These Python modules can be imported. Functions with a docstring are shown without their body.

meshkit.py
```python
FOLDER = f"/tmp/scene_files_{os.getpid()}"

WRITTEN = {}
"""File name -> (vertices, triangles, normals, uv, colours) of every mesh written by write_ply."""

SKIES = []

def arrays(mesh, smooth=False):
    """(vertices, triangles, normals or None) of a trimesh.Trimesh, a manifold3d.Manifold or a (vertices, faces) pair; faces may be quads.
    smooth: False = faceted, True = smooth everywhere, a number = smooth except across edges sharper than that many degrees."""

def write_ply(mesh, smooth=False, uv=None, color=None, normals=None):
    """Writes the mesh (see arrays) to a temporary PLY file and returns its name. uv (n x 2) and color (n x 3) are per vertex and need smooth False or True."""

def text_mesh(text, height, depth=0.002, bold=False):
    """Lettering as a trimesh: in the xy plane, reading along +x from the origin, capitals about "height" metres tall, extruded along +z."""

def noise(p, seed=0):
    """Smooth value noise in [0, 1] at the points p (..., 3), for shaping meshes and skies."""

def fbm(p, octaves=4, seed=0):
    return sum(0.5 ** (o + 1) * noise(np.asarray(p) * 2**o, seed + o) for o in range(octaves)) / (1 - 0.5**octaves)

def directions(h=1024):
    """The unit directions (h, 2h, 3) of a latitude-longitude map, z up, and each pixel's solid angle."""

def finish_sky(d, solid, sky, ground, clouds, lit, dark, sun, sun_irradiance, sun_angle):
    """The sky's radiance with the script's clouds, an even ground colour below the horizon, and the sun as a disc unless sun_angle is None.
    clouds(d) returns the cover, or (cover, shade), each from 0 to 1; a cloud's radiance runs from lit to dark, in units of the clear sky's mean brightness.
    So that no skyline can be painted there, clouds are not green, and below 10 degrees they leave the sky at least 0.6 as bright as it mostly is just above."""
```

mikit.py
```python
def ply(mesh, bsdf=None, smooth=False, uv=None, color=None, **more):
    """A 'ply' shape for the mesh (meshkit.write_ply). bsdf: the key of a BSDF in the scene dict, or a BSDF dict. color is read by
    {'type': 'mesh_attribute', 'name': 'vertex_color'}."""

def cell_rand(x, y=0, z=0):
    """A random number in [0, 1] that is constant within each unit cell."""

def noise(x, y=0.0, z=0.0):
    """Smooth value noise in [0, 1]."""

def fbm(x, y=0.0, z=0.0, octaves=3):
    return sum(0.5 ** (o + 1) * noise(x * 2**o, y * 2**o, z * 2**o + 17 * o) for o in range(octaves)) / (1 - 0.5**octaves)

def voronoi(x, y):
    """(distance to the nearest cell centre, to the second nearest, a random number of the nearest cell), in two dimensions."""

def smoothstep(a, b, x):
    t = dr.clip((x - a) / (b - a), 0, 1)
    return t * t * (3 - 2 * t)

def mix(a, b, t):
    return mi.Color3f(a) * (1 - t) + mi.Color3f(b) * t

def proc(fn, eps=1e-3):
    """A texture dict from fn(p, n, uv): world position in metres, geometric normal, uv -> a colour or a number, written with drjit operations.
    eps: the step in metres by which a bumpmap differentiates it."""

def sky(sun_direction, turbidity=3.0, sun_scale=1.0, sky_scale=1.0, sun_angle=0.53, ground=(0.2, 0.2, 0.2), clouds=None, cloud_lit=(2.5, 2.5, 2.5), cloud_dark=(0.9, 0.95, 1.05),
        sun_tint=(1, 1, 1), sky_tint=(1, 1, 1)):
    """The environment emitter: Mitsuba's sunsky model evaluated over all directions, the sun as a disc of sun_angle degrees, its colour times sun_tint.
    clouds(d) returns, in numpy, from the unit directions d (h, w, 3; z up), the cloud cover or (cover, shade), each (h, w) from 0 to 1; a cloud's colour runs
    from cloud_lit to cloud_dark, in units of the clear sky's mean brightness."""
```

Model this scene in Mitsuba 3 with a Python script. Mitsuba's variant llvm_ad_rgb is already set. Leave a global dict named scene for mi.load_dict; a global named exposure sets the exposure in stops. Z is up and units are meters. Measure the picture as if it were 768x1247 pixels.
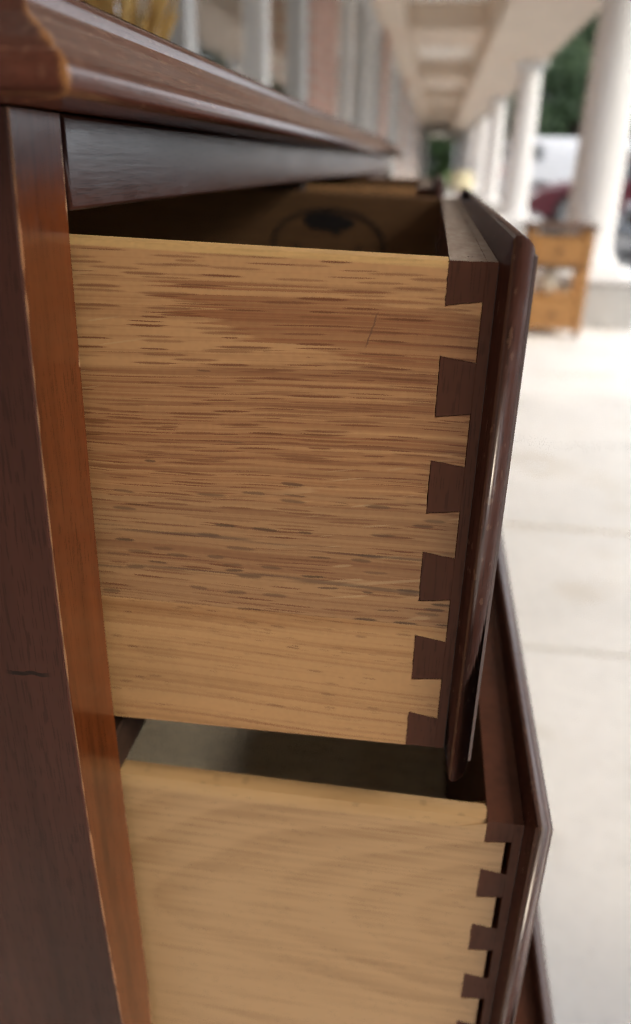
import math, random
import numpy as np, trimesh, shapely, mapbox_earcut
from shapely.geometry import Polygon, box as sbox
import drjit as dr
import mitsuba as mi
import mikit, meshkit
from mikit import noise, fbm, voronoi, cell_rand, smoothstep, mix

random.seed(7)
rng = np.random.default_rng(7)
scene, labels = {}, {}
CAM_Z = 1.0

# ------------------------------------------------------------------ camera, sky, exposure
right = np.array([0.98963191, 0.14187535, 0.02236197])
down = np.array([0.0787747, -0.40597441, -0.91048302])
fwd = np.array([-0.12009671, 0.90280461, -0.41294142])
M = np.eye(4)
M[:3, 0], M[:3, 1], M[:3, 2], M[:3, 3] = -right, -down, fwd, (0, 0, CAM_Z)
scene['camera'] = {'type': 'thinlens', 'fov': 67.01, 'fov_axis': 'y', 'aperture_radius': 0.0021, 'focus_distance': 0.250,
                   'near_clip': 0.02, 'far_clip': 600.0, 'to_world': mi.ScalarTransform4f(M)}
exposure = 3.08
scene['sky'] = mikit.sky((0.80, -0.32, 0.57), turbidity=4, sun_scale=0.24, sun_angle=26, sun_tint=(0.95, 1.0, 1.06), clouds=lambda d: np.ones(d.shape[:-1]) * 1.0,
                         cloud_lit=(2.42, 2.5, 2.66), cloud_dark=(1.4, 1.42, 1.5), ground=(0.3, 0.3, 0.29))


# ------------------------------------------------------------------ helpers
def earcut(pts2):
    pts2 = np.ascontiguousarray(pts2, np.float64)
    return np.array(mapbox_earcut.triangulate_float64(pts2, np.array([len(pts2)], np.uint32)), int).reshape(-1, 3)


def loft(rings, cap=(True, True), flat=None):
    """closed rings (k, n, 3) joined by quads; ends capped (flat = the two coordinate axes of the cap)"""
    rings = np.asarray(rings, float)
    k, n, _ = rings.shape
    v, f = rings.reshape(-1, 3), []
    i = np.arange(n)
    j = (i + 1) % n
    for a in range(k - 1):
        q = np.stack([a * n + i, a * n + j, (a + 1) * n + j, (a + 1) * n + i], 1)
        f += [q[:, [0, 1, 2]], q[:, [0, 2, 3]]]
    for which, at in ((0, 0), (1, k - 1)):
        if cap[which]:
            r = rings[at]
            ax = flat or tuple(np.argsort(r.max(0) - r.min(0))[1:])
            t = earcut(r[:, list(ax)]) + at * n
            f.append(t)
    m = trimesh.Trimesh(v, np.vstack(f), process=False)
    trimesh.repair.fix_normals(m)
    return m


def cbox(lo, hi, c=0.001):
    """box with chamfered edges"""
    lo, hi = np.minimum(lo, hi).astype(float), np.maximum(lo, hi).astype(float)
    c = min(c, 0.45 * (hi - lo).min())
    pts = []
    for a in range(3):
        for s in range(8):
            p = [hi[k] if s >> k & 1 else lo[k] for k in range(3)]
            for b in range(3):
                if b != a:
                    p[b] += -c if s >> b & 1 else c
            pts.append(p)
    return trimesh.Trimesh(pts).convex_hull


def join(*ms):
    return trimesh.util.concatenate(list(ms))


def rect_loft(axis, rect, prof, rc=0.0):
    """rect = (a0, a1, b0, b1) in the two other axes; prof = [(position along axis, outset)]"""
    o = [k for k in range(3) if k != axis]
    rings = []
    for pos, s in prof:
        a0, a1, b0, b1 = rect[0] - s, rect[1] + s, rect[2] - s, rect[3] + s
        if rc:
            q = max(rc + s, 2e-4)
            t = np.linspace(0, np.pi / 2, 7)
            c, d = q * (1 - np.cos(t)), q * (1 - np.sin(t))
            pa = np.concatenate([a0 + c, a1 - d[::1] * 0 - c[::-1], a1 - c, a0 + c[::-1]])
            pb = np.concatenate([b0 + d, b0 + d[::-1], b1 - d, b1 - d[::-1]])
        else:
            pa, pb = np.array([a0, a1, a1, a0]), np.array([b0, b0, b1, b1])
        r = np.zeros((len(pa), 3))
        r[:, axis], r[:, o[0]], r[:, o[1]] = pos, pa, pb
        rings.append(r)
    return loft(rings, flat=tuple(o))


def lathe(prof, n=24, center=(0, 0, 0)):
    a = np.arange(n) * 2 * np.pi / n
    rings = [np.stack([r * np.cos(a), r * np.sin(a), np.full(n, z)], 1) + center for r, z in prof]
    return loft(rings, flat=(0, 1))


def tube(pts, radii, n=6):
    pts = np.asarray(pts, float)
    t = np.gradient(pts, axis=0)
    t /= np.linalg.norm(t, axis=1, keepdims=True) + 1e-12
    ref = np.where(np.abs(t[:, 2:]) < .9, [0, 0, 1.], [1., 0, 0])
    a = np.cross(t, ref)
    a /= np.linalg.norm(a, axis=1, keepdims=True)
    b = np.cross(t, a)
    g = np.arange(n) * 2 * np.pi / n
    r = np.broadcast_to(radii, (len(pts),))
    rings = [pts[i] + r[i] * (np.cos(g)[:, None] * a[i] + np.sin(g)[:, None] * b[i]) for i in range(len(pts))]
    v = np.vstack(rings)
    i = np.arange(n)
    f = []
    for k in range(len(pts) - 1):
        q = np.stack([k * n + i, k * n + (i + 1) % n, (k + 1) * n + (i + 1) % n, (k + 1) * n + i], 1)
        f += [q[:, [0, 1, 2]], q[:, [0, 2, 3]]]
    c = len(v)
    v = np.vstack([v, pts[0], pts[-1]])
    f.append(np.stack([(i + 1) % n, i, np.full(n, c)], 1))
    f.append(np.stack([(len(pts) - 1) * n + i, (len(pts) - 1) * n + (i + 1) % n, np.full(n, c + 1)], 1))
    return trimesh.Trimesh(v, np.vstack(f), process=False)


def key_for(base):
    if base not in scene and not any(k.startswith(base + '__') for k in scene):
        return base
    i = 1
    while f'{base}_{i:03d}' in scene or any(k.startswith(f'{base}_{i:03d}__') for k in scene):
        i += 1
    return f'{base}_{i:03d}'


def put(name, mesh, bsdf, parent=None, smooth=False, label=None, cat=None, group=None, kind=None):
    key = key_for(f'{parent}__{name}' if parent else name)
    scene[key] = mikit.ply(mesh, bsdf, smooth=smooth)
    d = {k: v for k, v in (('label', label), ('category', cat), ('group', group), ('kind', kind)) if v}
    if d:
        labels[key] = d
    return key


def thing(name, label, cat, group=None):
    key = key_for(name)
    labels[key] = {'label': label, 'category': cat, **({'group': group} if group else {})}
    return key


def mat(name, color, rough=0.5, spec=0.5, bump=None, bump_scale=1.0, eps=1e-3, **more):
    col = mikit.proc(color, eps) if callable(color) else {'type': 'rgb', 'value': list(color)}
    rg = mikit.proc(rough, eps) if callable(rough) else rough
    b = {'type': 'principled', 'base_color': col, 'roughness': rg, 'specular': spec, **more}
    if bump is not None:
        b = {'type': 'bumpmap', 'tex': mikit.proc(bump, eps), 'scale': bump_scale, 'bsdf': b}
    scene[name] = {'type': 'twosided', 'bsdf': b}
    return name


# ------------------------------------------------------------------ wood
def streaks(u, v, length, width, density, seed):
    """short dark pores along u (metres): rows of the given width in v"""
    w = v / width + 0.9 * noise(u * 16, v * 60, seed) + 0.25 * noise(u * 60, v * 60, seed + 3)
    row = dr.floor(w)
    uu = u / length + 7.3 * cell_rand(row, seed, 1)
    col = dr.floor(uu)
    on = cell_rand(row, col, seed + 11)
    hl = 0.13 + 0.36 * cell_rand(row, col, seed + 12)
    a = dr.abs(uu - col - 0.5) / hl
    off = (cell_rand(row, col, seed + 13) - 0.5) * 0.3
    th = 0.12 + 0.24 * cell_rand(row, col, seed + 14)
    b = dr.abs(w - row - 0.5 - off) / (1.25 * th * dr.maximum(1.15 - a * a, 0.05))
    return dr.select(on < density, 1.0, 0.0) * smoothstep(1.0, 0.55, a) * smoothstep(1.25, 0.15, b) * (0.45 + 0.55 * cell_rand(row, col, seed + 15))


def oak_board(seed, light, red, ring_f, cath, pore_d, fleck, pore_len=0.014, wav=1.0, contrast=1.0):
    def f(p, n, uv):
        x, z = p.x, p.z - CAM_Z
        y = p.y
        zz = z + 0.0035 * wav * (noise(x * 11 + seed, z * 12, y * 8) - 0.5) + 0.0010 * (noise(x * 38, z * 40 + seed, 3) - 0.5)
        r = zz * ring_f + cath * fbm(x * 4.5 + seed * 1.7, z * 9 + seed, y * 7, octaves=2)
        s = r - dr.floor(r)
        ring = smoothstep(0.05, 0.55, s) * smoothstep(1.0, 0.80, s) * (0.35 + 0.65 * cell_rand(dr.floor(r), seed))
        fine = noise(x * 9, zz * 2300, seed + y * 300)
        mid = fbm(x * 6, zz * 700, seed + 4, octaves=2)
        tone = fbm(x * 4 + seed, z * 14, y * 5 + 2, octaves=3)
        c = mix(light, red, dr.clip(contrast * (0.60 * ring + 0.95 * (mid - 0.5) + 0.75 * (fine - 0.5) + 0.55 * (tone - 0.45)), 0, 1))
        dens = pore_d * (0.35 + 0.9 * ring)
        k = streaks(x, zz, pore_len, 0.00125, dens, seed)
        k2 = streaks(x + 3, zz, pore_len * 0.8, 0.0006, dens * 1.3, seed + 40)
        k3 = streaks(x + 7, zz, pore_len * 2.2, 0.0009, dens * 0.8, seed + 60)
        c = mix(c, (0.085, 0.030, 0.010), 0.72 * k)
        c = mix(c, (0.120, 0.048, 0.017), dr.clip(0.45 * k2 + 0.42 * k3, 0, 0.8))
        if fleck > 0:
            fl = streaks(x + 5, z + 0.0006 * noise(x * 90, z * 90), 0.0085, 0.0025, fleck, seed + 80)
            c = mix(c, (0.13, 0.066, 0.027), 0.6 * fl)
        grime = smoothstep(0.60, 0.85, fbm(x * 22, z * 22, seed + 9, octaves=3))
        return c * (1 - 0.10 * grime) * (0.95 + 0.1 * noise(x * 900, z * 900, y * 900))
    return f


def oak_bump(p, n, uv):
    return 0.6 * fbm(p.x * 40, (p.z - CAM_Z) * 1800, p.y * 1800, octaves=2)


LIGHT, RED = (0.46, 0.262, 0.118), (0.215, 0.096, 0.038)


def with_scratch(fn):
    def f(p, n, uv):
        z = p.z - CAM_Z
        t = (z + 0.046) / 0.0062
        m = dr.abs(p.x + 0.0155 - 0.30 * (z + 0.046) + 0.0004 * noise(z * 900)) / 0.00035
        k = smoothstep(1.2, 0.5, m) * smoothstep(1.0, 0.6, dr.abs(t))
        return mix(fn(p, n, uv), (0.10, 0.05, 0.025), 0.7 * k)
    return f


def striped_oak(p, n, uv):
    """one broad board: bold sparse pores above, fine red lines in the middle, ray flecks and grey streaks below"""
    x, y, z = p.x, p.y, p.z - CAM_Z
    zz = z + 0.0060 * (noise(x * 9 + 3, z * 14, y * 8) - 0.5) + 0.0009 * (noise(x * 40, z * 40, 3) - 0.5)
    zq = z + 0.018 * (noise(x * 11, 2.5, y * 5) - 0.5) + 0.006 * (noise(x * 30, z * 500, 8) - 0.5) + 0.05 * dr.minimum(x + 0.05, 0.0) * -0.6
    w2 = smoothstep(-0.056, -0.064, zq)
    w3 = smoothstep(-0.100, -0.110, zq)
    w2 = w2 * (1 - w3)
    w1 = 1 - w2 - w3
    fine = noise(x * 10, zz * 2600, y * 300)
    mid = fbm(x * 7, zz * 800, 4, octaves=2)
    broad = fbm(x * 4, zz * 110, 9, octaves=3)
    fingers = noise(x * 26, zz * 1500, 21)
    patch = 1.0 - dr.square((x + 0.020) / 0.060) - dr.square((z + 0.046 + 0.12 * (x + 0.02)) / 0.0115) + 1.1 * (fingers - 0.5)
    patch = smoothstep(0.0, 0.35, patch)
    red = 0.04 * w1 + 0.40 * w2 + 0.30 * w3 + 0.68 * patch * w1 + 0.70 * (mid - 0.5) + 0.55 * (fine - 0.5) + (0.5 + 0.5 * w3) * (broad - 0.5)
    c = mix((0.430, 0.238, 0.106), (0.215, 0.080, 0.029), dr.clip(red, 0, 1))
    c = mix(c, mi.Color3f(0.220, 0.130, 0.068), 0.42 * w3)
    k1 = streaks(x, zz, 0.024, 0.00145, 0.50 * w1 + 0.10 * w2 + 0.06 * w3, 3)
    k2 = streaks(x + 3, zz, 0.026, 0.00110, 0.14 * w1 + 0.66 * w2 + 0.30 * w3, 43)
    k3 = streaks(x + 7, zz, 0.046, 0.00130, 0.08 * w1 + 0.50 * w2 + 0.35 * w3, 63)
    k4 = streaks(x + 5, z + 0.0008 * noise(x * 90, z * 90), 0.0140, 0.0021, 0.24 * w3 + 0.02 * w2, 83)
    c = mix(c, (0.125, 0.040, 0.013), dr.clip(0.92 * k1, 0, 1))
    c = mix(c, (0.120, 0.036, 0.011), dr.clip(0.72 * k2 + 0.55 * k3, 0, 0.85))
    c = mix(c, (0.080, 0.044, 0.022), 0.90 * k4)
    flow = smoothstep(0.66, 0.84, noise(x * 3.2, zz * 620, 71)) * (0.25 * w1 + 0.62 * w2 + 0.50 * w3)
    flow2 = smoothstep(0.70, 0.86, noise(x * 5.0, zz * 1150, 72)) * (0.30 * w1 + 0.50 * w2 + 0.45 * w3)
    c = mix(c, (0.145, 0.050, 0.018), dr.clip(0.62 * flow + 0.5 * flow2, 0, 0.7))
    scuff = smoothstep(0.80, 0.90, noise(x * 55 + z * 30, z * 900 - x * 160, 77)) * smoothstep(0.5, 0.75, noise(x * 18, z * 18, 78))
    c = mix(c, (0.52, 0.36, 0.20), 0.35 * scuff)
    d0 = dr.minimum(dr.abs(z + 0.1215 + 0.012 * x + 0.0022 * (noise(x * 22, 1) - .5)), dr.abs(z + 0.1345 - 0.010 * x + 0.0024 * (noise(x * 19, 5) - .5)))
    c = mix(c, (0.085, 0.050, 0.030), 0.62 * w3 * smoothstep(0.0016, 0.0003, d0) * smoothstep(0.25, 0.60, noise(x * 45, z * 1300, 6)))
    zs_, t = z + 0.046, (z + 0.046) / 0.0062
    m = dr.abs(x + 0.0155 - 0.30 * zs_ + 0.0004 * noise(z * 900)) / 0.00032
    c = mix(c, (0.10, 0.05, 0.025), 0.6 * smoothstep(1.2, 0.5, m) * smoothstep(1.0, 0.6, dr.abs(t)))
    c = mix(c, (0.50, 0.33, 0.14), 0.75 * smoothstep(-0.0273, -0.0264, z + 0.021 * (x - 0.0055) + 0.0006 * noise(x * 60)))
    return c * (0.94 + 0.12 * noise(x * 900, z * 900, y * 900))


mat('oak_a', striped_oak, 0.5, 0.35, oak_bump, 0.00010, 2e-4)
mat('oak_c', oak_board(25, (0.440, 0.252, 0.111), (0.270, 0.126, 0.046), 40, 5.0, 0.10, 0.0, 0.010, 2.4, 1.15), 0.5, 0.35, oak_bump, 0.00008, 2e-4)


def blonde(p, n, uv):
    x, y, z = p.x, p.y, p.z - CAM_Z
    ell = dr.sqrt(dr.square((x - 0.075) / 2.6) + dr.square(z + 0.292 + 0.006 * noise(x * 20, 3)))
    r = ell * 88 + 2.6 * fbm(x * 9 + 4, z * 16, y * 3, octaves=2)
    s = r - dr.floor(r)
    ring = smoothstep(0.0, 0.7, s) * smoothstep(1.0, 0.8, s)
    fine = fbm(x * 25, z * 900, 7 + y * 200, octaves=2)
    t = fbm(x * 9, z * 30, 3, octaves=3)
    c = mix((0.425, 0.270, 0.135), (0.285, 0.162, 0.070), dr.clip(0.48 * ring * t * 1.3 + 0.85 * (fine - 0.5) + 0.3 * (t - 0.4), 0, 1))
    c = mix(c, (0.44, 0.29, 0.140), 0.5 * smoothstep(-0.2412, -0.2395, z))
    k = streaks(x, z, 0.006, 0.0008, 0.12, 61)
    return c * (1 - 0.25 * k)


mat('blonde_oak', blonde, 0.42, 0.45)


def dark_wood(c0, c1, along, seed, wear=None, streak=0.35):
    def f(p, n, uv):
        q = [p.x, p.y, p.z]
        u = q.pop(along)
        v, w = q
        g = fbm(u * 14, v * 260, w * 260 + seed, octaves=3)
        t = fbm(u * 6 + seed, v * 35, w * 35, octaves=3)
        c = mix(c0, c1, dr.clip(0.9 * (t - 0.25) + 0.9 * (g - 0.5), 0, 1))
        pore = smoothstep(0.60, 0.78, noise(u * 160, v * 2600, w * 2600 + seed))
        c = c * (1 - streak * pore)
        if wear is not None:
            c = wear(p, n, c)
        return c
    return f


def scuffed(base, amp, freq=60.0, seed=0):
    def f(p, n, uv):
        return dr.clip(base + amp * (fbm(p.x * freq, p.y * freq, p.z * freq + seed, octaves=4) - 0.5) * 2, 0.05, 0.95)
    return f


XF, YE, YI = -0.1050, 0.2010, 0.2300      # front plane, end plane, inner edge of the corner post
XB, YF = -0.580, 1.855
Z = lambda z: CAM_Z + z


def bow(z):
    return np.sin(np.clip((0.012 - z) / 0.36, 0, 1) * np.pi)


def d_bow(z):
    return dr.sin(dr.clip((0.012 - z) / 0.36, 0, 1) * math.pi)


def post_wear(p, n, c):
    z = p.z - CAM_Z
    b = d_bow(z)
    d = dr.maximum(dr.abs(p.x - (XF - 0.0025 * b)), dr.abs(p.y - (YE - 0.0032 * b)))
    e = smoothstep(0.0007, 0.0002, d + 0.0007 * (noise(p.z * 160, 3) - 0.45))
    c = mix(c, (0.42, 0.22, 0.11), 0.45 * e)
    return c


def end_mark(p, n, c):
    z = p.z - CAM_Z
    m = dr.maximum(dr.abs(p.x + 0.1213) / 0.0080, dr.abs(z + 0.157 + 0.0009 * noise(p.x * 300) - 0.02 * (p.x + 0.121)) / 0.0009)
    return c * (1 - 0.8 * smoothstep(1.1, 0.6, m))


def chipped(fn):
    def f(p, n, uv):
        z = p.z - CAM_Z
        d = dr.maximum(dr.abs(p.x - (XF - 0.0025 * d_bow(z))), dr.abs(p.y - (YI - 0.0006 * d_bow(z))))
        near = smoothstep(0.0026, 0.0006, d + 0.0016 * noise(z * 500, p.y * 700))
        where = dr.maximum(smoothstep(0.012, 0.004, dr.abs(z + 0.247)) * smoothstep(0.35, 0.6, noise(z * 260, 4)), smoothstep(0.74, 0.82, noise(z * 120, 9)))
        c = mix(fn(p, n, uv), (0.46, 0.30, 0.18), 0.85 * near * where)
        s = smoothstep(0.55, 0.85, fbm(p.y * 90, z * 14, 31, octaves=3))
        return c * (1 - 0.35 * s)
    return f


def mould_wear(p, n, c):
    m = dr.abs((p.x - XF) - (YE - p.y))
    e = smoothstep(0.0022, 0.0004, m + 0.0022 * (noise(p.x * 300, p.z * 260, 2) - 0.4)) * smoothstep(0.007, 0.010, p.x - XF)
    c = mix(c, (0.30, 0.14, 0.05), 0.7 * e)
    s = smoothstep(0.66, 0.74, fbm(p.x * 500, p.y * 160, p.z * 500, octaves=3))
    return mix(c, (0.16, 0.08, 0.05), 0.3 * s)


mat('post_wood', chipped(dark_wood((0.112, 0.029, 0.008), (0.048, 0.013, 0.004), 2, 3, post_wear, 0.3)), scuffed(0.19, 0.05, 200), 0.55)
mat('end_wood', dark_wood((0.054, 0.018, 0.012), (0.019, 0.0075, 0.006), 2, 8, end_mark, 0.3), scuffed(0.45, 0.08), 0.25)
mat('mould_wood', dark_wood((0.082, 0.026, 0.016), (0.036, 0.012, 0.008), 1, 5, mould_wear), scuffed(0.22, 0.07, 140), 0.95, clearcoat=1.0, clearcoat_gloss=0.9)


def rail_bump(p, n, uv):
    return fbm(p.x * 900, p.y * 90, p.z * 900, octaves=3)


mat('rail_wood', dark_wood((0.054, 0.020, 0.014), (0.028, 0.011, 0.008), 1, 6), scuffed(0.27, 0.09, 90), 0.8, rail_bump, 0.00004, 3e-4, clearcoat=0.5, clearcoat_gloss=0.85)
def ledge_sheen(p, n, c):
    d = smoothstep(0.55, 0.95, n.z) * (0.5 + 0.5 * fbm(p.x * 400, p.y * 120, 3, octaves=3))  # up-facing faces painted paler grey, standing in for the ceiling's reflected sheen
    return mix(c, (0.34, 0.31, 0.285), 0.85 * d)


mat('front_wood_sheen', dark_wood((0.088, 0.029, 0.014), (0.046, 0.016, 0.008), 2, 11, ledge_sheen, 0.25), scuffed(0.5, 0.06), 0.2)
mat('front_wood', dark_wood((0.088, 0.029, 0.014), (0.046, 0.016, 0.008), 2, 11, None, 0.25), scuffed(0.5, 0.06), 0.2)


def lip_wear(p, n, c):
    s = smoothstep(0.70, 0.76, fbm(p.x * 700, p.y * 700, p.z * 220, octaves=3))
    return mix(c, (0.15, 0.09, 0.06), 0.35 * s)


mat('lip_wood', dark_wood((0.054, 0.019, 0.013), (0.025, 0.009, 0.007), 2, 13, lip_wear), scuffed(0.30, 0.08, 160), 1.0, clearcoat=0.6, clearcoat_gloss=0.85)
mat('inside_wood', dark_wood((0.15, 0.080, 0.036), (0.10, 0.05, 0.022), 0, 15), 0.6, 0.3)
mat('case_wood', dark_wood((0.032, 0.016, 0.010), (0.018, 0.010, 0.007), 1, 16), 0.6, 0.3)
mat('bottom_panel', dark_wood((0.74, 0.65, 0.50), (0.64, 0.55, 0.41), 0, 17), 0.6, 0.3)
mat('stamp_ink', (0.018, 0.015, 0.016), 0.7, 0.2)
mat('brass', (0.42, 0.29, 0.10), 0.35, 0.5, metallic=0.9)

# ------------------------------------------------------------------ ground, lot and porch floor
def concrete(p, n, uv):
    t = fbm(p.x * 2.3, p.y * 2.3, 1, octaves=4)
    g = fbm(p.x * 40, p.y * 40, 2, octaves=3)
    c = mix((0.73, 0.72, 0.705), (0.61, 0.60, 0.585), dr.clip(1.4 * (t - 0.25) + 0.5 * (g - 0.5), 0, 1))
    stain = smoothstep(0.62, 0.78, fbm(p.x * 4.5, p.y * 6, 5, octaves=3))
    c = mix(c, (0.50, 0.44, 0.35), 0.28 * stain)
    spot = smoothstep(0.74, 0.80, noise(p.x * 60, p.y * 60, 8))
    cr = dr.abs(p.y - 2.95 - 0.16 * p.x - 0.10 * (noise(p.x * 5, 3) - 0.5) - 0.02 * (noise(p.x * 30, 7) - 0.5))
    c = c * (1 - 0.55 * smoothstep(0.0045, 0.001, cr))
    c = c * (1 - 0.16 * smoothstep(0.5, 0.75, fbm(p.x * 1.1, p.y * 0.9, 12, octaves=4)))
    return c * (1 - 0.03 * spot)


def concrete_bump(p, n, uv):
    return fbm(p.x * 220, p.y * 60, 3, octaves=3)


mat('concrete', concrete, 0.75, 0.3, concrete_bump, 0.0008)
mat('slab_bed', (0.16, 0.15, 0.14), 0.9, 0.2)
mat('sealant', (0.42, 0.36, 0.27), 0.8, 0.2)


def asphalt(p, n, uv):
    t = fbm(p.x * 0.8, p.y * 0.8, 1, octaves=4)
    g = noise(p.x * 60, p.y * 60)
    return mi.Color3f(0.12, 0.12, 0.122) * (0.7 + 0.5 * t) * (0.8 + 0.4 * g)


mat('asphalt', asphalt, 0.8, 0.3)
mat('lawn', lambda p, n, uv: mix((0.04, 0.075, 0.02), (0.07, 0.10, 0.03), fbm(p.x * 3, p.y * 3)), 0.9, 0.2)
g = trimesh.Trimesh([[-300, -300, -.22], [300, -300, -.22], [300, 300, -.22], [-300, 300, -.22]], [[0, 1, 2], [0, 2, 3]], process=False)
put('ground', g, 'lawn', kind='structure')
put('parking_lot', cbox((1.62, -30, -.215), (16.5, 46, -.12), .01), 'asphalt', kind='structure')
mat('road_paint', lambda p, n, uv: mix((0.7, 0.7, 0.68), (0.3, 0.3, 0.3), smoothstep(0.6, 0.8, fbm(p.x * 8, p.y * 8))), 0.7, 0.3)
for k in range(-6, 12):
    put('bay_line', cbox((2.3, 2.0 + 3.6 * k, -.118), (7.0, 2.1 + 3.6 * k, -.116), .0005), 'road_paint', 'parking_lot')
put('porch_floor', cbox((-4.8, -9, -.21), (1.60, 48, -.035), .01), 'slab_bed', kind='structure')
ys = [-9, -7.2, -5.4, -3.6, -1.8, -1.2, .25, 1.545, 2.215, 3.70, 5.25, 6.8, 8.35, 9.9, 11.45, 13, 14.6, 16.2, 17.8, 19.4, 21, 24, 27, 30, 34, 38, 43, 48]
for a, b in zip(ys[:-1], ys[1:]):
    j = 0.006
    put('slab', cbox((-.74, a + j, -.034), (1.60, b - j, 0.0 + 0.0012 * (random.random() - .5)), .006), 'concrete', 'porch_floor')
put('joint_sealant', cbox((-.74, 2.211, -.033), (1.60, 2.219, -.002), .0005), 'sealant', 'porch_floor', label='buff sealant in the floor joint')

# ------------------------------------------------------------------ shop wall with windows and brick piers
XW = -0.72
def brick(p, n, uv):
    u = p.y + p.x
    row = dr.floor(p.z / 0.075)
    s = u / 0.215 + 0.5 * (row - 2 * dr.floor(row / 2))
    fx, fz = s - dr.floor(s), p.z / 0.075 - row
    h = cell_rand(dr.floor(s), row, 3)
    mort = dr.maximum(smoothstep(0.055, 0.03, dr.minimum(fx, 1 - fx)), smoothstep(0.15, 0.09, dr.minimum(fz, 1 - fz)))
    c = mix((0.36, 0.19, 0.15), (0.47, 0.27, 0.22), h) * (0.85 + 0.3 * noise(p.y * 80, p.z * 80))
    return mix(c, (0.50, 0.44, 0.39), mort)


mat('brick', brick, 0.85, 0.25)
mat('frame_grey', (0.56, 0.57, 0.58), 0.45, 0.5)
mat('frame_white', (0.84, 0.85, 0.86), 0.4, 0.5)
mat('beige_trim', lambda p, n, uv: mi.Color3f(0.70, 0.605, 0.51) * (0.93 + 0.14 * fbm(p.x * 3, p.y * 3, p.z * 3)), 0.6, 0.3)
mat('ceiling_paint', lambda p, n, uv: mi.Color3f(0.84, 0.81, 0.77) * (0.95 + 0.1 * fbm(p.x * 3, p.y * 3, p.z * 3)), 0.7, 0.3)
mat('shop_wall', (0.17, 0.14, 0.12), 0.8, 0.3)
mat('shop_floor', (0.20, 0.17, 0.14), 0.5, 0.4)
scene['pane_glass'] = {'type': 'thindielectric', 'int_ior': 1.52}
wall = thing('shop_wall_front', 'brick and glass shop wall behind the dresser, grey and white window frames', 'wall')
P = 5.60                                     # pitch of piers and columns
HEAD, SILL = 2.42, 0.42
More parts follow.
